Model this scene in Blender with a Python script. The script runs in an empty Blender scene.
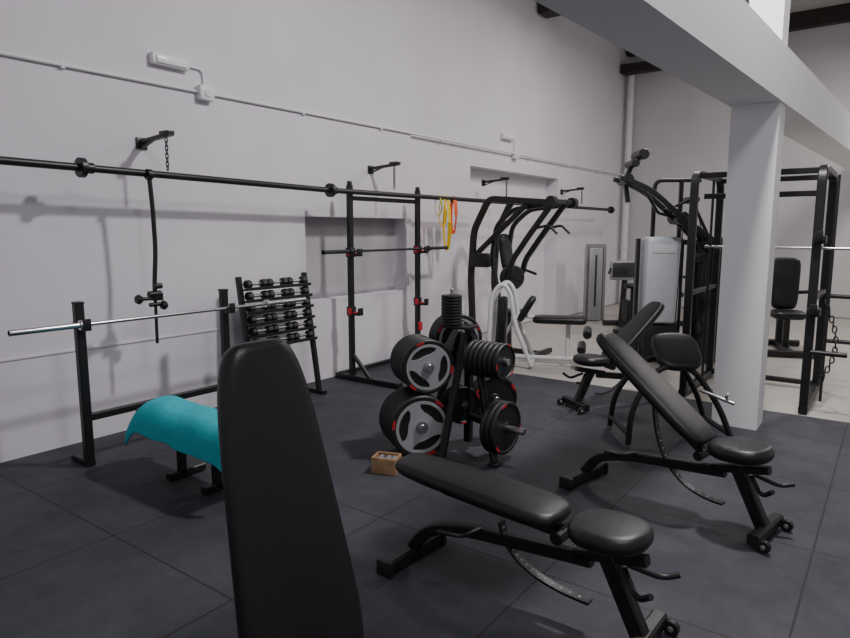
import bpy, bmesh, math, random
from mathutils import Vector, Matrix
random.seed(3)
SC=bpy.context.scene
COL=SC.collection

# ---------------------------------------------------------------- materials
def mat(name,col,rough=.5,metal=0,bump=0,bscale=200,var=0,vscale=8,spec=.5):
    m=bpy.data.materials.new(name);m.use_nodes=True;nt=m.node_tree
    b=nt.nodes["Principled BSDF"]
    b.inputs["Base Color"].default_value=(*col,1);b.inputs["Roughness"].default_value=rough
    b.inputs["Metallic"].default_value=metal;b.inputs["Specular IOR Level"].default_value=spec
    tc=nt.nodes.new("ShaderNodeTexCoord")
    if bump:
        n=nt.nodes.new("ShaderNodeTexNoise");n.inputs["Scale"].default_value=bscale;n.inputs["Detail"].default_value=4
        nt.links.new(tc.outputs["Object"],n.inputs["Vector"])
        bp=nt.nodes.new("ShaderNodeBump");bp.inputs["Strength"].default_value=bump;bp.inputs["Distance"].default_value=.01
        nt.links.new(n.outputs["Fac"],bp.inputs["Height"]);nt.links.new(bp.outputs[0],b.inputs["Normal"])
    if var:
        n=nt.nodes.new("ShaderNodeTexNoise");n.inputs["Scale"].default_value=vscale;n.inputs["Detail"].default_value=5
        nt.links.new(tc.outputs["Object"],n.inputs["Vector"])
        r=nt.nodes.new("ShaderNodeValToRGB")
        r.color_ramp.elements[0].position=.3;r.color_ramp.elements[1].position=.7
        r.color_ramp.elements[0].color=(*[max(0,x*(1-var)) for x in col],1)
        r.color_ramp.elements[1].color=(*[x*(1+var) for x in col],1)
        nt.links.new(n.outputs["Fac"],r.inputs[0]);nt.links.new(r.outputs[0],b.inputs["Base Color"])
    return m
M_wall=mat("wall_paint",(.69,.66,.71),.85,bump=.14,bscale=14,var=.04,vscale=1.2)
M_back=mat("back_wall_paint",(.58,.565,.57),.85,bump=.1,bscale=12,var=.05,vscale=1)
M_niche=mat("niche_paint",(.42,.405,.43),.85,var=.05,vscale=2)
M_beam=mat("beam_paint",(.86,.85,.87),.8,bump=.05,bscale=10)
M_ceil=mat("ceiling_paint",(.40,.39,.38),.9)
M_beige=mat("beige_floor",(.42,.395,.36),.5,var=.08,vscale=3)
M_wood=mat("dark_timber",(.025,.020,.017),.7,var=.3,vscale=6)
M_leath=mat("black_leather",(.008,.008,.009),.38,bump=.14,bscale=260)
M_blk=mat("black_metal",(.009,.009,.010),.4)
M_blkm=mat("black_matte",(.014,.014,.015),.6)
M_gloss=mat("glossy_black",(.015,.016,.018),.12)
M_rub=mat("black_rubber",(.012,.012,.013),.5,bump=.05,bscale=120)
M_chr=mat("chrome",(.60,.60,.61),.25,1)
M_steel=mat("brushed_steel",(.45,.45,.46),.35,1)
M_grey=mat("grey_iron",(.28,.28,.29),.4,.3)
M_face=mat("silver_grey_iron",(.42,.42,.44),.45,.1)
M_red=mat("red_plastic",(.60,.02,.03),.45)
M_white=mat("white_paint",(.72,.72,.72),.45)
M_sil=mat("silver_shroud",(.58,.61,.66),.4,.1,var=.05)
M_yel=mat("yellow_rubber",(.85,.58,.02),.5)
M_org=mat("orange_rubber",(.85,.13,.02),.5)
M_green=mat("lime_rubber",(.45,.5,.04),.5)
M_box=mat("raw_pine",(.38,.22,.12),.7,var=.25,vscale=20)
M_towel=mat("turquoise_terry",(.02,.44,.52),.95,bump=.35,bscale=120,var=.08,vscale=30)
M_screen=mat("dark_screen",(.03,.03,.032),.3)

def rubber_floor():
    m=bpy.data.materials.new("rubber_tiles");m.use_nodes=True;nt=m.node_tree;b=nt.nodes["Principled BSDF"]
    tc=nt.nodes.new("ShaderNodeTexCoord");sx=nt.nodes.new("ShaderNodeSeparateXYZ");nt.links.new(tc.outputs["Object"],sx.inputs[0])
    def mth(op,a,bv):
        n=nt.nodes.new("ShaderNodeMath");n.operation=op
        for i,v in enumerate((a,bv)):
            if v is None: continue
            if isinstance(v,(int,float)): n.inputs[i].default_value=v
            else: nt.links.new(v,n.inputs[i])
        return n.outputs[0]
    def line(sock,off):
        f=mth("FRACT",mth("ADD",sock,off+20),None)
        return mth("LESS_THAN",mth("ABSOLUTE",mth("SUBTRACT",f,.5),None),.005)
    l=mth("MAXIMUM",line(sx.outputs[0],.72),line(sx.outputs[1],-.1))
    n=nt.nodes.new("ShaderNodeTexNoise");n.inputs["Scale"].default_value=2.5;n.inputs["Detail"].default_value=12;n.inputs["Roughness"].default_value=.8
    nt.links.new(tc.outputs["Object"],n.inputs["Vector"])
    r=nt.nodes.new("ShaderNodeValToRGB");r.color_ramp.elements[0].position=.32;r.color_ramp.elements[1].position=.70
    r.color_ramp.elements[0].color=(.024,.026,.033,1);r.color_ramp.elements[1].color=(.060,.063,.076,1)
    nt.links.new(n.outputs["Fac"],r.inputs[0])
    mx=nt.nodes.new("ShaderNodeMix");mx.data_type='RGBA';nt.links.new(l,mx.inputs["Factor"])
    nt.links.new(r.outputs[0],mx.inputs["A"]);mx.inputs["B"].default_value=(.014,.015,.018,1)
    nt.links.new(mx.outputs["Result"],b.inputs["Base Color"]);b.inputs["Roughness"].default_value=.68
    b.inputs["Specular IOR Level"].default_value=.4
    n2=nt.nodes.new("ShaderNodeTexNoise");n2.inputs["Scale"].default_value=90;n2.inputs["Detail"].default_value=3
    nt.links.new(tc.outputs["Object"],n2.inputs["Vector"])
    bp=nt.nodes.new("ShaderNodeBump");bp.inputs["Strength"].default_value=.25;bp.inputs["Distance"].default_value=.01
    nt.links.new(n2.outputs["Fac"],bp.inputs["Height"]);nt.links.new(bp.outputs[0],b.inputs["Normal"])
    return m
M_floor=rubber_floor()

# ---------------------------------------------------------------- mesh builder
def fillet(pts,rad,n=5):
    pts=[Vector(p) for p in pts]
    if rad<=0 or len(pts)<3: return pts
    out=[pts[0]]
    for i in range(1,len(pts)-1):
        a,b,c=pts[i-1],pts[i],pts[i+1]
        d1=min(rad,(a-b).length*.48);d2=min(rad,(c-b).length*.48)
        p=b+(a-b).normalized()*d1;q=b+(c-b).normalized()*d2
        for k in range(n+1):
            t=k/n;out.append(p*(1-t)**2+b*2*t*(1-t)+q*t*t)
    out.append(pts[-1]);return out
class B:
    def __init__(s): s.bm=bmesh.new()
    def sweep(s,pts,prof,up=(0,0,1)):
        bm=s.bm;n=len(pts);rings=[];prev=None
        for i in range(n):
            t=(pts[min(i+1,n-1)]-pts[max(i-1,0)]).normalized()
            if prev is None:
                u=Vector(up)
                if abs(u.dot(t))>.95: u=Vector((0,1,0)) if abs(t.y)<.9 else Vector((1,0,0))
                nn=(u-t*u.dot(t)).normalized()
            else: nn=(prev-t*prev.dot(t)).normalized()
            prev=nn;bb=t.cross(nn)
            rings.append([bm.verts.new(pts[i]+nn*v+bb*u_) for u_,v in prof])
        k=len(prof)
        for i in range(n-1):
            for j in range(k):
                bm.faces.new((rings[i][j],rings[i][(j+1)%k],rings[i+1][(j+1)%k],rings[i+1][j]))
        bm.faces.new(rings[0][::-1]);bm.faces.new(rings[-1]);return s
    def tube(s,pts,r,fil=0,seg=12):
        return s.sweep(fillet(pts,fil),[(r*math.cos(2*math.pi*j/seg),r*math.sin(2*math.pi*j/seg)) for j in range(seg)])
    def rtube(s,pts,w,h,fil=0,up=(0,0,1)):
        e=min(w,h)*.15;a,b_=w/2,h/2
        pr=[(a-e,-b_),(a,-b_+e),(a,b_-e),(a-e,b_),(-a+e,b_),(-a,b_-e),(-a,-b_+e),(-a+e,-b_)]
        return s.sweep(fillet(pts,fil),pr,up)
    def box(s,c,d,bev=.004,M=None):
        t=bmesh.new();bmesh.ops.create_cube(t,size=1)
        bmesh.ops.scale(t,vec=d,verts=t.verts)
        if bev: bmesh.ops.bevel(t,geom=t.edges[:],offset=min(bev,min(d)*.4),segments=2,affect='EDGES',profile=.5)
        bmesh.ops.translate(t,vec=c,verts=t.verts)
        if M: bmesh.ops.transform(t,matrix=M,verts=t.verts)
        s._merge(t);return s
    def _merge(s,t):
        me=bpy.data.meshes.new("tmp");t.to_mesh(me);t.free();s.bm.from_mesh(me);bpy.data.meshes.remove(me)
    def lathe(s,prof,M,seg=32):
        t=bmesh.new();rings=[]
        for r,z in prof:
            if r<1e-6: rings.append([t.verts.new((0,0,z))])
            else: rings.append([t.verts.new((r*math.cos(2*math.pi*j/seg),r*math.sin(2*math.pi*j/seg),z)) for j in range(seg)])
        for a,b_ in zip(rings,rings[1:]):
            for j in range(seg):
                k=(j+1)%seg
                if len(a)==1 and len(b_)==1: continue
                if len(a)==1: t.faces.new((a[0],b_[j],b_[k]))
                elif len(b_)==1: t.faces.new((a[j],a[k],b_[0]))
                else: t.faces.new((a[j],a[k],b_[k],b_[j]))
        bmesh.ops.recalc_face_normals(t,faces=t.faces)
        bmesh.ops.transform(t,matrix=M,verts=t.verts);s._merge(t);return s
    def cyl(s,p,q,r,bev=.003,seg=24):
        p,q=Vector(p),Vector(q);L=(q-p).length
        M=Matrix.Translation(p)@(q-p).to_track_quat('Z','Y').to_matrix().to_4x4()
        return s.lathe([(0,0),(r-bev,0),(r,bev),(r,L-bev),(r-bev,L),(0,L)],M,seg)
    def pad(s,L,w0,w1,th,M,n=6,r=None,N=64,crown=.006):
        t=bmesh.new();r=r or th*.45;rings=[]
        def ring(ins,z):
            vs=[]
            for j in range(N):
                a=2*math.pi*j/N;cx,sy=math.cos(a),math.sin(a)
                x=math.copysign(abs(cx)**(2/n),cx);y=math.copysign(abs(sy)**(2/n),sy)
                w=w0+(w1-w0)*(x+1)/2
                vs.append(t.verts.new((x*(L/2-ins),y*(w/2-ins),z)))
            rings.append(vs)
        ring(r*2,0)
        for k in range(5):
            a=math.pi/2*k/4;ring(r*(1-math.sin(a)),r-r*math.cos(a))
        for k in range(5):
            a=math.pi/2*k/4;ring(r*(1-math.cos(a)),th-r+r*math.sin(a))
        ring(r*1.8,th+crown*.6);ring(r*3,th+crown)
        for a,b_ in zip(rings,rings[1:]):
            for j in range(N):
                k=(j+1)%N;t.faces.new((a[j],a[k],b_[k],b_[j]))
        t.faces.new(rings[0][::-1]);t.faces.new(rings[-1])
        bmesh.ops.transform(t,matrix=M,verts=t.verts);s._merge(t);return s
    def mesh(s,name,angle=35):
        bmesh.ops.recalc_face_normals(s.bm,faces=s.bm.faces)
        me=bpy.data.meshes.new(name);s.bm.to_mesh(me);s.bm.free()
        for p in me.polygons: p.use_smooth=True
        me.set_sharp_from_angle(angle=math.radians(angle))
        return me
class Thing:
    def __init__(s,name,label,cat,loc=(0,0,0),rot=0,group=None,M=None):
        s.o=bpy.data.objects.new(name,None);s.o.empty_display_size=.1;COL.objects.link(s.o)
        s.o.matrix_world=M if M else Matrix.Translation(loc)@Matrix.Rotation(math.radians(rot),4,'Z')
        s.o["label"]=label;s.o["category"]=cat
        if group: s.o["group"]=group
    def part(s,name,b,m,label=None,parent=None):
        me=b.mesh(name) if isinstance(b,B) else b
        if not me.materials: me.materials.append(m)
        o=bpy.data.objects.new(name,me);COL.objects.link(o);o.parent=parent or s.o
        if label: o["label"]=label
        return o
def single(name,b,m,label,cat,loc=(0,0,0),rot=0,group=None,M=None):
    me=b.mesh(name) if isinstance(b,B) else b
    if not me.materials: me.materials.append(m)
    o=bpy.data.objects.new(name,me);COL.objects.link(o)
    o.matrix_world=M if M else Matrix.Translation(loc)@Matrix.Rotation(math.radians(rot),4,'Z')
    o["label"]=label;o["category"]=cat
    if group:o["group"]=group
    return o
def copytree(src,M,label=None):
    c=src.copy();COL.objects.link(c);c.matrix_world=M
    if label: c["label"]=label
    for ch in src.children:
        k=ch.copy();COL.objects.link(k);k.parent=c
    return c
def struct(name,b,m):
    me=b.mesh(name);me.materials.append(m);o=bpy.data.objects.new(name,me);COL.objects.link(o);o["kind"]="structure";return o
def T(x,y,z): return Matrix.Translation((x,y,z))
def R(a,ax): return Matrix.Rotation(math.radians(a),4,ax)
def V3(x,y,z): return Vector((x,y,z))

# ---------------------------------------------------------------- room
def bx(b,x0,x1,y0,y1,z0,z1): b.box(((x0+x1)/2,(y0+y1)/2,(z0+z1)/2),(x1-x0,y1-y0,z1-z0),0)
b=B();bx(b,-5.3,7,-4,6.3,-.1,0);struct("floor",b,M_floor)
b=B();bx(b,-5.3,7,6.3,14.3,-.11,-.012);struct("floor.001",b,M_beige)
W=-4.9
b=B()
bx(b,W-.3,W,-4,4.6,0,5.5);bx(b,W-.3,W,4.6,6.26,0,.86);bx(b,W-.3,W,4.6,6.26,1.74,5.5);bx(b,W-.3,W,6.26,6.38,0,5.5)
struct("wall_left",b,M_wall)
b=B();X2=W-.04
bx(b,X2-.3,X2,6.38,7.8,0,5.5);bx(b,X2-.3,X2,7.8,10.7,2.5,5.5);bx(b,X2-.3,X2,10.7,14,0,5.5)
bx(b,X2-.3,X2-.22,7.8,10.7,0,2.5)
struct("wall_left.001",b,M_wall)
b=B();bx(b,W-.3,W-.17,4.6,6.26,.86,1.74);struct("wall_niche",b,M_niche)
b=B();bx(b,-5.3,7,14,14.3,0,5.5);struct("wall_back",b,M_back)
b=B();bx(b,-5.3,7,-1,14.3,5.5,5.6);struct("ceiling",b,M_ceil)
b=B();bx(b,W,W+.010,-4,4.6,.705,.72);struct("trim_1",b,M_wall)
PXL=-1.14
b=B();bx(b,PXL,PXL+.34,5.6,5.88,0,2.56);struct("wall_pillar",b,M_beam)
b=B();b.box((0,0,0),(.36,16,.40),.0,T(PXL+.18,5.74,2.76)@R(-3.3,'Z'));struct("wall_beam",b,M_beam)
b=B();bx(b,PXL+.08,PXL+.32,5.6,5.88,2.96,5.5);struct("wall_pillar.001",b,M_beam)
for i,(x0,x1,y0,y1,z0,z1) in enumerate([(W,7,9.70,10.0,5.0,5.34),(W,7,13.8,13.98,5.22,5.5),(W,-4.15,13.5,13.75,4.8,4.98)]):
    b=B();bx(b,x0,x1,y0,y1,z0,z1);struct("trim_%d"%(i+3),b,M_wood)

# ---------------------------------------------------------------- wall services
b=B();b.tube([(W+.016,-4,2.75),(W+.016,13.9,2.78)],.014)
for y in [1.2,2.3,4.6,5.8,7,9.5,11,12.5]: b.box((W+.016,y,2.757),(.028,.03,.04),.003)
single("electrical_conduit",b,M_white,"thin white conduit clipped along the painted wall","pipe")
def lamp(x,y,z,jy):
    t=Thing("emergency_light","white rectangular emergency light mounted on the wall","wall light",(x,y,z))
    b=B();b.box((.03,0,0),(.06,.33,.09),.012);t.part("housing",b,M_white)
    b=B();b.box((.066,0,-.005),(.012,.27,.055),.005);t.part("diffuser",b,mat("diffuser_plastic",(.80,.80,.79),.3))
    b=B();b.tube([(.015,.16,0),(.015,jy-y,0),(.015,jy-y,2.78-z)],.009,.06);t.part("cable",b,M_white)
lamp(W,3.14,2.95,3.46);lamp(X2,8.8,3.0,9.05)
for x,y in ((W,3.46),(X2,9.05)):
    b=B();b.box((.035,0,0),(.07,.14,.12),.01);b.cyl((.07,0,0),(.078,0,0),.03)
    single("junction_box",b,M_white,"small white junction box on the wall conduit","junction box",(x,y,2.755))
b=B();b.tube([(0,0,0),(0,0,4.95)],.07)
for z in (1.2,2.8,4.3): b.cyl((0,0,z),(0,0,z+.05),.085)
single("drain_pipe",b,M_white,"thick white vertical drain pipe in the corner","pipe",(-4.8,13.85,0))

PX=-4.55
t=Thing("suspended_pole","long black steel pole hung along the wall from chains","pole",(0,0,0))
b=B();b.tube([(PX,.6,2.045),(PX,2.2,2.025),(PX,4.6,1.99),(PX,12.3,1.99)],.027);t.part("pole",b,M_blk)
for y in (2.22,4.62,12.3):
    z=2.025 if y<3 else 1.99
    b=B();b.cyl((PX,y-.02,z),(PX,y+.02,z),.068);b.cyl((PX,y+.02,z),(PX,y+.08,z),.038);t.part("collar",b,M_blk)
def link(b,c,ax,s=.02,r=.0045):
    pts=[]
    for k in range(13):
        a=2*math.pi*k/12;u=s*.55*math.cos(a);w=s*math.sin(a)
        pts.append(Vector(c)+(Vector((u,0,w)) if ax else Vector((0,u,w))))
    b.tube(pts,r,0,5)
for y in (2.87,5.62,8.15,10.85):
    dx=.04 if y>6.4 else 0
    t=Thing("wall_bracket","black steel wall bracket with a chain holding the pole","bracket",(W-dx,y,2.3))
    b=B();b.box((.008,0,-.02),(.016,.09,.09),.003);b.rtube([(0,0,-.01),(.42,0,.02)],.045,.03);b.rtube([(0,0,-.06),(.2,0,.0)],.03,.012)
    b.box((.36,0,.03),(.12,.06,.03),.004);t.part("arm",b,M_blk)
    b=B();px=PX-W+dx;z=-.02;i=0
    while z>-.26: link(b,(px,0,z),i%2);z-=.03;i+=1
    t.part("chain",b,M_blkm)
t=Thing("hanging_rod","black bent rod hanging from the pole with a knobbed clamp","rod",(PX+.02,2.70,0))
b=B();b.tube([(0,0,2.02),(0,.015,1.78),(0,.02,1.45),(.0,-.005,1.2),(.0,-.005,1.12)],.017,.1);b.tube([(0,-.005,1.15),(0,-.01,.74)],.012);b.cyl((0,-.02,2.01),(0,.02,2.01),.04);t.part("rod",b,M_blk)
b=B();b.cyl((.02,-.07,1.12),(.02,.03,1.12),.026);b.box((.01,.0,1.10),(.06,.08,.06),.006);b.cyl((.02,-.13,1.09),(.02,-.05,1.09),.014);b.cyl((.02,-.02,1.18),(.02,.04,1.18),.022);b.cyl((.01,-.06,1.04),(.01,.06,1.04),.016);t.part("clamp",b,M_blk)
for yy,zz in ((-.15,1.09),(.05,1.03)):
    b=B();b.lathe([(0,-.026),(.028,-.02),(.038,0),(.028,.02),(0,.026)],T(.02,yy,zz)@R(90,'X'),16);t.part("knob",b,M_blk)

# ---------------------------------------------------------------- barbells
def barbell(name,label,p,L,sl,m,group=None,r=.013,rs=.019):
    t=Thing(name,label,"barbell",p,group=group)
    b=B();b.cyl((0,-L/2+sl,0),(0,L/2-sl,0),r);t.part("shaft",b,m)
    for s in (-1,1):
        b=B();b.cyl((0,s*(L/2-sl),0),(0,s*L/2,0),rs);b.cyl((0,s*(L/2-sl)-.012*s,0),(0,s*(L/2-sl)+.025*s,0),rs+.014)
        b.cyl((0,s*L/2-.01*s,0),(0,s*L/2,0),rs+.003);t.part("sleeve",b,m)
    return t
BX=-4.34;YA,YB=2.03,3.17
t=Thing("bench_press_rack","black upright barbell rack standing by the white wall","rack",(0,0,0))
for y in (YA,YB):
    b=B();b.rtube([(BX,y,.03),(BX,y,1.12)],.055,.06);b.box((BX,y,1.125),(.065,.06,.015),.005);t.part("post",b,M_blk)
    b=B();b.rtube([(BX-.20,y,.025),(BX+.03,y,.025)],.055,.04);t.part("foot",b,M_blk)
    b=B();b.box((BX+.06,y,.955),(.09,.05,.02),.004);b.box((BX+.105,y,.985),(.018,.05,.08),.004);t.part("hook",b,M_blk)
b=B();b.rtube([(BX,YA,.34),(BX,YB,.34)],.045,.05);t.part("crossbar",b,M_blk)
barbell("barbell","long bright steel barbell resting on the black uprights",(BX+.075,2.78,.985),2.40,.44,M_chr)
BC=(-3.50,2.29,0)
t=Thing("flat_bench","black flat bench mostly covered by a turquoise towel","bench",BC)
b=B();b.pad(1.02,.30,.28,.07,T(.02,0,.37));t.part("pad",b,M_leath)
b=B();b.rtube([(-.42,0,.34),(.42,0,.34)],.06,.06)
for x in (-.15,.22): b.rtube([(x,0,.34),(x,0,.03)],.05,.05);b.rtube([(x,-.10,.03),(x,.16,.03)],.05,.05)
t.part("frame",b,M_blk)
def towel():
    bm=bmesh.new();NX,NY=70,60;g=[];Z0=.458
    for i in range(NX+1):
        row=[]
        for j in range(NY+1):
            U=i/NX;V=j/NY
            u=-.50+1.07*U
            lo=-.27-.05*U
            s=lo+(.27-lo)*V
            hw=.172;r=.10
            sg=math.copysign(1,s);a=abs(s)
            if a<hw-r: y=s;z=Z0
            elif a<hw-r+r*1.57:
                q=(a-hw+r)/r;y=sg*(hw-r+r*math.sin(q));z=Z0-r+r*math.cos(q)
            else:
                d=a-(hw-r+r*1.57);y=sg*(hw+.05*d+.008*math.sin(u*19)*min(1,d*8));z=Z0-r-d
            z+=.016*(1-min(1,a/.17)**2)
            e=max(0,-.34-u);z-=e*e*5.0
            e=max(0,u-.46);z-=e*e*5
            crease=.006*math.sin((u+s*.9)*16)*math.exp(-((u-.1)**2)/.15)
            z+=crease+.030*math.exp(-((u+.28)**2)/.02)*math.exp(-(s/.14)**2)+.003*math.sin(u*27-s*9)
            row.append(bm.verts.new((u,y,z)))
        g.append(row)
    for i in range(NX):
        for j in range(NY): bm.faces.new((g[i][j],g[i+1][j],g[i+1][j+1],g[i][j+1]))
    me=bpy.data.meshes.new("towel");bm.to_mesh(me);bm.free()
    for p in me.polygons:p.use_smooth=True
    return me
o=single("towel",towel(),M_towel,"turquoise terry towel draped over the flat bench","towel",BC)
md=o.modifiers.new("thick","SOLIDIFY");md.thickness=.010;md.offset=1

# ---------------------------------------------------------------- dumbbell rack
t=Thing("dumbbell_rack","black tiered dumbbell rack standing against the wall","rack",(0,0,0))
DX=-4.6;D0,D1=3.58,4.36
rows=[1.12-.105*i for i in range(6)]
for y in (D0,D1):
    b=B();b.rtube([(DX+.10,y,.02),(DX-.08,y,1.19)],.05,.045);b.rtube([(DX-.22,y,.02),(DX+.18,y,.02)],.05,.04);t.part("upright",b,M_blk)
for i,z in enumerate(rows):
    b=B();b.box((DX-.03+.014*i,(D0+D1)/2,z-.045),(.10,D1-D0,.012),.003);b.box((DX+.02+.014*i,(D0+D1)/2,z-.037),(.010,D1-D0,.028),.003);t.part("shelf",b,M_blk)
def dumbbell(M):
    t=Thing("dumbbell","small black dumbbell with steel handle on the rack","dumbbell",M=M,group="dumbbells on the tiered rack")
    b=B();b.cyl((0,-.07,0),(0,.07,0),.013);t.part("handle",b,M_steel)
    for s in (-1,1):
        b=B();b.cyl((0,s*.055,0),(0,s*.118,0),.040,.010,8);t.part("head",b,M_rub)
    return t.o
first=None
for i,z in enumerate(rows):
    for y in (D0+.15,(D0+D1)/2,D1-.15):
        M=T(DX-.03+.014*i,y,z+.001)
        if first is None: first=dumbbell(M)
        else: copytree(first,M)

# ---------------------------------------------------------------- squat rack
t=Thing("squat_rack","tall black squat rack with red hooks near the wall niche","rack",(0,0,0))
SX=-4.62;SA,SB=4.97,6.14
for y in (SA,SB):
    b=B();b.rtube([(SX,y,.03),(SX,y,2.06)],.055,.06);b.box((SX,y,2.08),(.045,.045,.05),.012);t.part("upright",b,M_blk)
    b=B();b.rtube([(SX-.22,y,.03),(SX+.66,y,.03)],.07,.06);b.rtube([(SX+.25,y,.05),(SX+.02,y,.28)],.04,.04);t.part("foot",b,M_blk)
    for z in (1.34,.72):
        b=B();b.box((SX+.07,y,z),(.14,.07,.02),.004);b.box((SX+.13,y,z+.03),(.02,.07,.08),.004);b.box((SX,y,z+.03),(.075,.075,.10),.006);t.part("hook",b,M_blk)
        b=B();b.box((SX+.07,y,z+.018),(.12,.05,.012),.003);b.box((SX+.012,y-.042,z+.03),(.045,.012,.07),.003);t.part("hook_liner",b,M_red,"red plastic liner")
for x,z in ((SX,1.93),(SX-.18,.05)):
    b=B();b.rtube([(x,SA,z),(x,SB,z)],.045,.045);t.part("crossbar",b,M_blk)
b=B();b.box((SX+.04,SB,.45),(.03,.05,.10),.004);t.part("marker",b,M_red,"red adjustment pin")
barbell("barbell","dark barbell resting on the tall squat rack hooks",(SX+.075,5.57,1.384),2.15,.40,M_blkm,rs=.020)
def band(name,m,y,top,h,w,lab,sp=.05):
    b=B();P=[]
    for k in range(33):
        a=2*math.pi*k/32;P.append(Vector((PX+.033*math.cos(a),y+sp*math.cos(a)*max(0,min(1,(1-math.sin(a)))),top-h/2+h/2*math.sin(a))))
    b.sweep(P,[(w/2,-.002),(w/2,.002),(-w/2,.002),(-w/2,-.002)],(1,0,0))
    single(name,b,m,lab,"resistance band")
band("resistance_band",M_yel,6.65,2.022,.66,.055,"long yellow elastic resistance band looped over the pole",.02)
band("resistance_band",M_yel,6.56,2.022,.38,.035,"short yellow elastic resistance band looped over the pole",.03)
band("resistance_band",M_org,6.80,2.022,.46,.075,"orange elastic resistance band looped over the pole",.01)
band("resistance_band",M_green,6.47,2.022,.24,.03,"short lime resistance band looped over the pole",.03)

# ---------------------------------------------------------------- weight tree
t=Thing("plate_tree","black three-legged storage tree loaded with weight plates","weight rack",(0,0,0))
AP=Vector((-2.44,3.86,0))
b=B();b.rtube([AP+V3(0,0,.06),AP+V3(0,0,.93)],.055,.055);t.part("post",b,M_blk)
for p in ((-2.44,3.52),(-2.10,3.66),(-2.86,3.94)):
    b=B();b.rtube([V3(p[0],p[1],.03),AP+(V3(p[0],p[1],0)-AP)*.18+V3(0,0,.86)],.045,.045);t.part("leg",b,M_blk)
    b=B();b.box((p[0],p[1],.015),(.07,.07,.03),.006);t.part("leg_foot",b,M_rub)
UL=V3(math.cos(math.radians(34)),-math.sin(math.radians(34)),0)
UR=V3(.995,-.05,0)
def peg(face,axis,n,z,gap=.040,out=.02):
    f=V3(face[0],face[1],z);start=f-axis*(gap*n+.03)
    b=B();b.cyl(start,f+axis*out,.024);t.part("peg",b,M_steel)
    b=B();b.rtube([start,AP+V3(0,0,z)],.04,.045);t.part("peg_arm",b,M_blk)
    q=axis.to_track_quat('Z','Y').to_matrix().to_4x4()
    return [Matrix.Translation(f-axis*(gap*(i+.5)))@q for i in range(n)]
def plate(R_,th,M,face,label,grp="weight plates on the storage tree"):
    t=Thing("weight_plate",label,"weight plate",M=M,group=grp)
    h=th/2
    b=B();b.lathe([(.027,-h*.8),(.05,-h*.8),(.055,-h*.5),(R_*.84,-h*.5),(R_*.88,-h),(R_*.96,-h),(R_,-h*.5),(R_,h*.5),(R_*.96,h),(R_*.88,h),(R_*.84,h*.5),(.055,h*.5),(.05,h*.8),(.027,h*.8),(.027,-h*.8)],Matrix(),40)
    t.part("disc",b,M_rub)
    if face==1:
        b=B();z=h*.5
        b.lathe([(R_*.74,z-.004),(R_*.74,z+.008),(R_*.84,z+.008),(R_*.84,z-.004)],Matrix(),48)
        for k in range(3):
            a0=math.radians(90+120*k);tb=bmesh.new()
            pl=[(.0,-.02),(.12,-.40),(.26,-.36),(.42,-.24),(.60,-.18),(.76,-.22),(.79,0),(.76,.22),(.60,.18),(.42,.24),(.26,.36),(.12,.40),(.0,.02)]
            top=[];bot=[]
            for (u,v) in pl:
                x,y=u*R_,v*R_;X_=x*math.cos(a0)-y*math.sin(a0);Y_=x*math.sin(a0)+y*math.cos(a0)
                top.append(tb.verts.new((X_,Y_,z+.008+k*.0002)));bot.append(tb.verts.new((X_,Y_,z-.002)))
            tb.faces.new(top)
            for i in range(len(pl)): tb.faces.new((top[i],bot[i],bot[(i+1)%len(pl)],top[(i+1)%len(pl)]))
            b._merge(tb)
        t.part("grip_face",b,M_face,"silver grey three-grip face")
        b=B();b.lathe([(.0,z+.002),(.0001,z+.020),(.022,z+.020),(.045,z+.018),(.047,z+.006)],Matrix(),24);t.part("hub",b,M_chr,"bright steel centre ring")
    if face:
        for k in (0,1,2):
            b=B();P=[]
            for q in range(5):
                a=math.radians(30+120*k-9+18*q/4);P.append(V3(R_*.92*math.cos(a),R_*.92*math.sin(a),h+.0008))
            b.sweep(P,[(R_*.04,-.001),(R_*.04,.001),(-R_*.04,.001),(-R_*.04,-.001)],(0,0,1));t.part("marking",b,M_red,"red printed marking")
    return t.o
bl="black rubber weight plate on the storage tree"
sc=lambda k: Matrix.Diagonal((k,k,1,1))
m1=peg((-2.575,3.47),UL,8,.235)
pf=plate(.225,.033,m1[0]@R(20,'Z'),1,"black weight plate with grey three-grip face")
pb=plate(.225,.033,m1[1],0,bl)
for m in m1[2:]: copytree(pb,m)
m2=peg((-2.56,3.53),UL,8,.655)
copytree(pf,m2[0]@R(80,'Z')@sc(.86))
for m in m2[1:]: copytree(pb,m@sc(.84))
m3=peg((-2.55,3.90),UL,4,.80)
for i,m in enumerate(m3): copytree(pf if i==0 else pb,m@sc(.84))
m4=peg((-2.44,3.80),UL,3,.34)
pm=plate(.225,.033,m4[0]@sc(.62),2,"black weight plate with small red markings")
for m in m4[1:]: copytree(pb,m@sc(.62))
m7=peg((-2.30,4.02),UL,3,.36)
for i,m in enumerate(m7): copytree(pm if i==0 else pb,m@sc(.80))
m5=peg((-2.06,3.73),UR,7,.72)
for i,m in enumerate(m5): copytree(pm if i==0 else pb,m@R(40,'Z')@sc(.56))
m6=peg((-2.05,3.75),UR,3,.255,out=.13)
for i,m in enumerate(m6): copytree(pm if i==0 else pb,m@R(75,'Z')@sc(.82))
TP=AP+V3(-.10,-.08,0)
b=B();b.cyl(TP+V3(0,0,.91),TP+V3(0,0,1.19),.013);t.part("top_peg",b,M_steel)
b=B();b.box((AP+TP)/2+V3(0,0,.915),(.22,.16,.02));t.part("top_plate",b,M_blk)
sp=plate(.075,.020,Matrix.Translation(TP+V3(0,0,.938)),0,"small black weight plate stacked on top of tree","small weight plates stacked on the tree")
for i in range(1,10): copytree(sp,Matrix.Translation(TP+V3(0,0,.938+.0215*i)))
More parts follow.
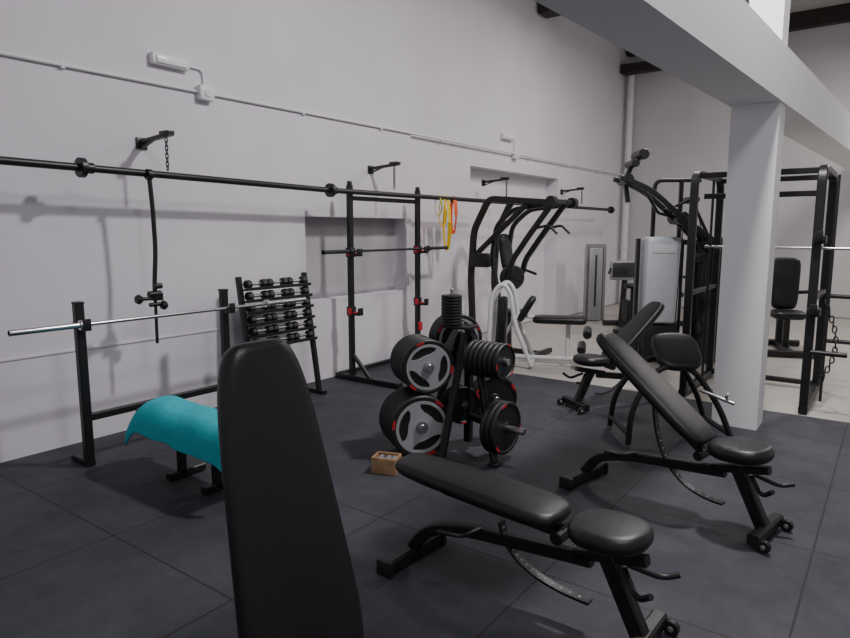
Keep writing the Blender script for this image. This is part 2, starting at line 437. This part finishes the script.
t=Thing("wooden_box","small open pine box on the rubber floor by plate tree","box",(-2.64,3.16,0),20)
b=B()
for s in (-1,1):
    b.box((0,s*.06,.055),(.17,.012,.11),.002);b.box((s*.079,0,.055),(.012,.11,.11),.002)
b.box((0,0,.006),(.16,.12,.012),.001);t.part("body",b,M_box)
for dx in (-.04,.01,.05):
    b=B();b.cyl((dx,-.03,.085),(dx,.03,.085),.02);t.part("clip",b,M_grey)

# ---------------------------------------------------------------- adjustable benches
def bench(loc,rot,ang,label,padL=.86,z0=.40,foot=-.57):
    t=Thing("weight_bench",label,"weight bench",loc,rot)
    hx=.20
    b=B();b.pad(.32,.29,.31,.08,T(hx+.19,0,z0)@R(-3,'Y'),n=2.3,r=.038);t.part("seat",b,M_leath)
    a=math.radians(ang)
    Mb=T(hx,0,z0+.01)@R(ang,'Y')@T(-padL/2-.005,0,0)
    b=B();b.pad(padL,.23,.29,.065,Mb,n=4.5);t.part("backrest",b,M_leath)
    b=B();b.rtube([(hx,0,z0-.02),(hx-(padL*.7)*math.cos(a),0,z0-.02+padL*.7*math.sin(a))],.05,.045);b.cyl((hx-.01,-.06,z0-.03),(hx-.01,.06,z0-.03),.028)
    t.part("backrest_support",b,M_blk)
    b=B();b.rtube([(foot,0,.06),(foot+.10,0,.19),(foot+.3,0,.245),(hx+.12,0,z0-.10)],.05,.055,.10)
    b.rtube([(hx+.05,0,z0-.09),(hx+.34,0,z0-.03)],.05,.04)
    b.rtube([(hx+.18,0,z0-.05),(hx+.33,0,.05)],.055,.07);t.part("frame",b,M_blk)
    b=B();b.rtube([(foot,-.20,.04),(foot,.20,.04)],.075,.07);t.part("front_foot",b,M_blk)
    for s in (-1,1):
        b=B();b.box((foot,s*.205,.038),(.09,.03,.076),.006);t.part("foot_cap",b,M_rub)
    b=B();b.rtube([(hx+.34,-.18,.05),(hx+.34,.18,.05)],.06,.06);t.part("rear_foot",b,M_blk)
    for s in (-1,1):
        b=B();b.cyl((hx+.39,s*.17-.014,.032),(hx+.39,s*.17+.014,.032),.032);t.part("wheel",b,M_rub)
        b=B();b.cyl((hx+.39,s*.17-.018,.032),(hx+.39,s*.17+.018,.032),.012);t.part("wheel_hub",b,M_grey)
    P=[]
    for k in range(17):
        q=k/16;x0,zz0=hx-.30,z0-.06+(.25 if ang>20 else 0)
        x1,zz1=hx+.12,.12
        cx,cz=hx-.26,.12
        P.append(V3(x0*(1-q)**2+cx*2*q*(1-q)+x1*q*q,.0,zz0*(1-q)**2+cz*2*q*(1-q)+zz1*q*q))
    b=B();b.rtube([tuple(p) for p in P],.012,.045,0)
    b2=B()
    for p in P[1:-1]: b2.cyl(p+V3(0,-.0085,0),p+V3(0,.0085,0),.008,.001,10)
    t.part("adjuster_arc",b,M_blk);o=t.part("adjuster_hole",b2,M_grey,"row of pale adjustment holes");o["kind"]="stuff"
    b=B();b.tube([(hx-.40,-.02,z0-.12),(hx-.40,-.16,z0-.10),(hx-.50,-.2,z0-.09)],.010,.04);t.part("handle",b,M_blk)
    for pts in ([(hx+.26,-.02,z0-.08),(hx+.34,-.10,z0-.14),(hx+.40,-.13,z0-.09)],[(hx+.26,.02,z0-.08),(hx+.36,.11,z0-.14),(hx+.42,.14,z0-.12)]):
        b=B();b.tube(pts,.012,.04);t.part("lever",b,M_blk)
    return t
bench((-1.20,2.33,0),-2,3,"black adjustable bench set flat on the rubber floor",foot=-.60)
bench((-.97,3.70,0),-10,38,"black adjustable bench with backrest set at incline",foot=-.55)
bench((-1.93,5.78,0),236,42,"black incline bench beside the cable machine",padL=.74,foot=-.4)

# close upright bench
t=Thing("weight_bench","black adjustable bench with backrest raised nearly upright","weight bench",(-1.22,1.13,0),-2)
Mb=T(-.02,0,.46)@R(-12.5,'Y')@T(0,0,.345)@Matrix(((0,0,1,-.035),(0,1,0,0),(-1,0,0,0),(0,0,0,1)))
b=B();b.pad(1.02,.275,.44,.075,Mb,n=4.8);t.part("backrest",b,M_leath)
b=B();b.pad(.36,.30,.34,.075,T(.28,0,.38),n=2.8);t.part("seat",b,M_leath)
b=B();b.rtube([(-.08,0,.36),(-.22,0,1.0)],.05,.04);b.rtube([(-.70,0,.06),(0,0,.28),(.3,0,.34)],.055,.065,.1);b.rtube([(.2,0,.33),(.38,0,.05)],.055,.065);t.part("frame",b,M_blk)
for x in (-.70,.38):
    b=B();b.rtube([(x,-.2,.04),(x,.2,.04)],.07,.07);t.part("foot",b,M_blk)

# curl bench
t=Thing("curl_bench","black tubular curl bench with padded rest beside the pillar","weight bench",(-1.38,4.97,0),36)
b=B();b.pad(.36,.34,.36,.07,T(.08,-.02,.66)@R(90,'Z')@R(-38,'Y'),n=3.2);t.part("arm_pad",b,M_leath)
b=B()
for s in (-1,1):
    b.tube([(-.32,s*.24,.02),(-.30,s*.22,.30),(-.10,s*.16,.60),(.16,s*.14,.60),(.36,s*.20,.30),(.46,s*.24,.02)],.022,.14)
b.tube([(-.32,-.24,.10),(-.32,.24,.10)],.02);b.tube([(.43,-.23,.10),(.43,.23,.10)],.02);b.tube([(.05,-.15,.60),(.05,.15,.60)],.022)
t.part("frame",b,M_blk)
b=B();b.cyl((.22,-.16,.42),(.40,-.34,.36),.013);b.cyl((.34,-.36,.44),(.42,-.16,.34),.013);t.part("handlebar",b,M_chr,"chrome curl handle")

# ---------------------------------------------------------------- lever press machine
t=Thing("lever_press_machine","tall black plate-loaded lever machine with angled arms","exercise machine",(-3.95,7.40,0),0)
for s in (-.30,.30):
    b=B();b.rtube([(-.47,s,.03),(-.52,s,1.0),(-.48,s,1.6),(-.26,s,2.0),(.55,s,1.93)],.07,.08,.10,(0,1,0));t.part("upright",b,M_blk)
    b=B();b.rtube([(-.10,s*.7,.5),(-.26,s*.7,1.25),(-.20,s*.7,1.66),(.04,s*.7,1.86),(.45,s*.7,1.90)],.05,.06,.10,(0,1,0));t.part("brace",b,M_blk)
    b=B();b.cyl((.60,s-.05,1.94),(.60,s+.05,1.94),.065);t.part("pivot",b,M_blk)
for s,e in ((-.26,1.12),(.10,1.2)):
    b=B();b.rtube([(.62,s,1.96),(.30,s,1.55),(.06,s,1.22),(.02,s,e-.15)],.06,.065,.08,(0,1,0));b.tube([(.02,s,e-.1),(.22,s,e-.16)],.018);b.tube([(.36,s,1.62),(.55,s,1.66),(.66,s,1.56)],.016,.04);t.part("lever_arm",b,M_blk)
for pts,nm in (([(-.47,-.32,.03),(-.47,.32,.03)],"base"),([(-.47,0,.03),(.35,0,.03)],"base"),([(.35,-.3,.03),(.35,.3,.03)],"base"),([(-.50,-.3,1.2),(-.50,.3,1.2)],"crossbar"),([(0,-.3,1.97),(0,.3,1.97)],"crossbar"),([(.60,-.3,1.94),(.60,.3,1.94)],"crossbar"),([(-.1,0,.03),(-.12,0,.5)],"seat_post"),([(-.50,-.28,1.25),(.30,-.28,1.95)],"diagonal_brace")):
    b=B();b.rtube(pts,.06,.06);t.part(nm,b,M_blk)
b=B();b.pad(.50,.26,.28,.07,T(-.26,.1,1.30)@R(80,'Y'),n=4);t.part("backrest",b,M_leath)
b=B();b.pad(.36,.30,.3,.07,T(-.06,0,.5),n=3);t.part("seat",b,M_leath)
b=B();b.box((-.34,-.36,1.22),(.28,.1,.18),.03);t.part("shoulder_pad",b,M_leath)
b=B();b.cyl((-.04,-.10,1.0),(.03,-.16,1.0),.16,.02);t.part("loaded_plate",b,M_rub)
t=Thing("leg_curl_machine","white framed leg machine with a long black pad","exercise machine",(-3.50,6.78,0),22)
b=B()
for s in (-.20,.20):
    b.tube([(-.42,s,.03),(-.38,s,.85),(-.26,s,1.0),(-.16,s,.90),(-.10,s,.5),(.10,s,.03)],.026,.12)
b.tube([(-.41,-.20,.1),(-.41,.20,.1)],.022);b.tube([(.10,-.20,.06),(.10,.20,.06)],.022)
b.tube([(-.25,0,.10),(.62,0,.10)],.026);b.tube([(.50,0,.1),(.50,0,.52)],.026);b.tube([(-.26,-.20,.96),(-.26,.20,.96)],.022);b.tube([(-.38,0,.10),(-.10,0,.60),(.3,0,.55)],.022,.1)
b.tube([(-.12,-.20,.55),(-.12,.20,.55)],.022)
t.part("frame",b,M_white)
b=B();b.box((-.27,0,.50),(.10,.26,.62),.03);t.part("weight_stack",b,M_blk,"black weight stack between white tubes")
b=B();b.pad(.62,.30,.30,.08,T(.40,0,.52));t.part("pad",b,M_leath)
b=B();b.pad(.34,.28,.26,.08,T(.05,0,.66)@R(-60,'Y'),n=4);t.part("back_pad",b,M_leath)
for x,z in ((.72,.42),(.66,.24)):
    b=B();b.cyl((x,-.2,z),(x,.2,z),.05,.015);t.part("roller",b,M_leath)

def stack(loc,rot,h,w,m,label):
    t=Thing("weight_stack_tower",label,"exercise machine",loc,rot)
    b=B();b.box((0,0,h/2),(w,.28,h),.03);t.part("shroud",b,m)
    for s in (-1,1):
        b=B();b.rtube([(s*(w/2+.03),-.1,0),(s*(w/2+.03),-.1,h+.04)],.045,.07);t.part("frame_post",b,M_steel)
    b=B();b.rtube([(-w/2-.05,-.1,h+.03),(w/2+.05,-.1,h+.03)],.05,.06);t.part("frame_top",b,M_steel)
    b=B();b.box((0,-.145,h*.55),(w*.12,.012,h*.7),.004);t.part("slot",b,M_blkm)
stack((-4.35,11.0,0),40,1.3,.26,M_grey,"grey weight stack tower against the far wall")
t=Thing("cardio_machine","dark exercise console machine standing in the far corner","exercise machine",(-3.6,10.5,0),30)
b=B();b.rtube([(0,.2,.05),(0,0,.95)],.08,.1);b.rtube([(-.3,.2,.04),(.3,.2,.04)],.1,.08);b.rtube([(0,.2,.05),(0,-.8,.05)],.12,.08);b.rtube([(-.3,-.8,.04),(.3,-.8,.04)],.1,.08);b.tube([(-.28,-.1,.9),(-.22,.02,1.0),(.22,.02,1.0),(.28,-.1,.9)],.02,.06);b.box((0,-.3,.3),(.12,.5,.36),.05);t.part("frame",b,M_blkm)
b=B();b.box((0,0,.94),(.50,.06,.32),.02);t.part("console",b,M_grey)
b=B();b.box((0,-.035,.95),(.42,.006,.24),.003);t.part("screen",b,M_screen)
b=B();b.pad(.26,.2,.26,.07,T(0,-.6,.7),n=3);b.rtube([(0,-.6,.1),(0,-.6,.7)],.05,.05);t.part("seat",b,M_leath)

# ---------------------------------------------------------------- cable machine
t=Thing("cable_lever_machine","black cable machine with silver shroud and high lever arms","exercise machine",(-2.32,7.98,0),36)
b=B();b.box((.0,0,1.0),(.42,.30,1.04),.05);t.part("shroud",b,M_sil,"pale silver weight stack cover")
b=B();b.box((.0,-.155,1.38),(.28,.01,.10),.004);t.part("badge",b,M_white)
b=B()
for x in (-.26,.27): b.rtube([(x,.04,.03),(x,.04,1.5)],.04,.08)
b.rtube([(-.3,0,.05),(.3,0,.05)],.1,.1);b.box((.0,0,.25),(.42,.28,.42),.03)
b.rtube([(-.05,.16,1.4),(-.05,.16,2.2),(.5,.14,2.2)],.045,.05,.1);b.rtube([(.26,.12,1.4),(.26,.12,2.2)],.045,.05)
b.rtube([(.2,-.1,.04),(.72,-.1,.04)],.1,.08);b.rtube([(.26,0,1.46),(.7,-.1,1.46)],.06,.07)
t.part("frame",b,M_blk)
b=B();b.box((.50,-.1,.76),(.24,.22,1.40),.04);t.part("front_stack",b,M_gloss,"glossy black weight stack column")
b=B();b.rtube([(.68,-.1,.03),(.68,-.1,1.50)],.07,.10);t.part("front_post",b,M_blk)
for s in (-.14,.12):
    b=B();b.rtube([(-.62,s-.2,2.20),(-.28,s-.2,2.08),(.12,s-.2,1.74),(.66,s-.2,1.36)],.055,.065,.2,(0,1,0));t.part("lever_arm",b,M_blk)
b=B();b.rtube([(-.34,-.2,2.45),(-.44,-.2,2.38),(-.52,-.2,2.18),(-.48,-.2,1.92)],.05,.05,.08,(0,1,0));t.part("hook_post",b,M_blk)
b=B();b.rtube([(.62,-.2,1.25),(.30,-.2,1.50),(-.06,-.2,1.84)],.04,.045,.1,(0,1,0));b.rtube([(.0,-.2,1.84),(.26,-.2,1.96),(.50,-.2,1.5)],.03,.035,.04,(0,1,0));b.rtube([(-.3,-.2,2.08),(-.12,-.2,1.80),(.10,-.2,1.74)],.03,.035,.03,(0,1,0));t.part("linkage",b,M_blk)
for x,z,r in ((-.36,2.46,.06),(-.45,2.36,.045),(.56,1.43,.09),(.12,1.74,.075),(-.52,2.18,.06),(.26,1.95,.04),(.4,1.28,.06)):
    b=B();b.cyl((x,-.36,z),(x,-.04,z),r,.01);t.part("pulley",b,M_blk)
for p,q in (((.26,-.36,1.9),(.40,-.36,1.3)),((.12,-.36,1.72),(.08,-.36,.3)),((.5,-.37,1.5),(.5,-.37,.5))):
    b=B();b.cyl(p,q,.007,.001,8);t.part("cable",b,M_blkm)
b=B();b.tube([(.58,-.3,1.50),(.62,-.36,1.2),(.60,-.3,1.0)],.02,.05);t.part("handle",b,M_blk)

# ---------------------------------------------------------------- smith rack
t=Thing("smith_machine","tall black rack machine behind the white pillar","rack",(0,0,0))
XL,XR,Y0,Y1=-1.58,-.56,6.42,7.5
for x in (XL,XR):
    b=B();b.rtube([(x,Y0,.02),(x,Y0,2.13),(x,Y1,2.13),(x,Y1,.02)],.055,.07,.14,(1,0,0));t.part("side_frame",b,M_blk)
    for p,q,w in (((x,Y0-.05,.03),(x,Y1+.1,.03),.07),((x,Y0,1.0),(x,Y1,1.0),.045)):
        b=B();b.rtube([p,q],w,w);t.part("side_rail",b,M_blk)
    b=B();b.cyl((x+.10,Y0+.3,.05),(x+.10,Y0+.3,2.08),.012);t.part("guide_rod",b,M_blkm)
for y,z in ((Y0+.1,2.11),(Y1-.1,2.11),(Y0+.4,1.93),(Y1,.05)):
    b=B();b.rtube([(XL,y,z),(XR,y,z)],.05,.05);t.part("crossbar",b,M_blk)
for y,z in ((Y0-.03,.55),(Y1,.95),(Y1,.5)):
    b=B();b.cyl((XR+.02,y,z),(XR+.29,y,z),.022);t.part("plate_peg",b,M_blk)
for z in (1.52,.9):
    b=B();b.box((XR+.02,Y0-.02,z),(.10,.14,.07),.01);b.box((XR+.02,Y0-.10,z+.03),(.06,.02,.09),.006);t.part("safety_hook",b,M_blk)
b=B()
for i in range(17):
    q=i/16;link(b,(XR+.10+.10*math.sin(q*3.14),Y0-.02,.98-.70*q),i%2,.030,.006)
t.part("chain",b,M_blkm)
b=B();b.cyl((XL+.05,Y0+.3,1.44),(XR+.95,Y0+.3,1.44),.014);b.cyl((XR+.25,Y0+.3,1.44),(XR+.95,Y0+.3,1.44),.020)
single("barbell",b,M_chr,"steel barbell held in the black rack machine","barbell")

def rseat(loc,rot,label):
    t=Thing("seated_machine",label,"exercise machine",loc,rot)
    b=B();b.pad(.70,.32,.40,.10,T(0,.18,.88)@R(90,'Z')@R(-80,'Y'));t.part("backrest",b,M_leath)
    b=B();b.pad(.42,.4,.42,.10,T(0,-.15,.45)@R(90,'Z'),n=4);t.part("seat",b,M_leath)
    b=B();b.rtube([(0,.22,.04),(0,.22,.9)],.08,.08);b.rtube([(0,-.5,.04),(0,.4,.04)],.08,.08);b.rtube([(-.3,-.5,.04),(.3,-.5,.04)],.08,.08);b.rtube([(-.3,.4,.04),(.3,.4,.04)],.08,.08);b.rtube([(0,-.15,.05),(0,-.15,.45)],.07,.07)
    for s in (-1,1): b.tube([(s*.06,.25,.75),(s*.38,.2,.78),(s*.40,-.12,.80)],.025,.1)
    t.part("frame",b,M_blk)
rseat((-1.15,9.7,0),20,"black padded seated machine near the far wall")
rseat((-3.2,11.6,0),30,"black padded seated machine in the far corner")

# ---------------------------------------------------------------- lights
def area(loc,size,power,col,tgt=None):
    l=bpy.data.lights.new("ceiling_lamp","AREA");l.energy=power;l.size=size;l.color=col
    o=bpy.data.objects.new("ceiling_lamp",l);COL.objects.link(o);o.location=loc
    d=Vector(tgt or (loc[0],loc[1],0))-Vector(loc);o.rotation_euler=d.to_track_quat('-Z','Y').to_euler()
    return o
area((-.6,4.6,5.2),.35,225,(1,.965,.98),(-1.6,4.2,0))
area((.8,1.2,5.2),.8,90,(1,.965,.98))
area((-2.0,9.0,4.9),.8,110,(1,.955,.94))
area((1.2,11.5,4.9),1.2,150,(1,.955,.92))
w=bpy.data.worlds.new("room_ambient");SC.world=w;w.use_nodes=True
w.node_tree.nodes["Background"].inputs[0].default_value=(.97,.96,1,1);w.node_tree.nodes["Background"].inputs[1].default_value=.37

# ---------------------------------------------------------------- camera
cam=bpy.data.cameras.new("camera");co=bpy.data.objects.new("camera",cam);COL.objects.link(co)
cam.sensor_width=36;cam.lens=36*640/850;cam.clip_start=.05
co.location=(0,0,1.6);co.rotation_euler=(math.radians(90-7.9),0,math.radians(36.3))
SC.camera=co
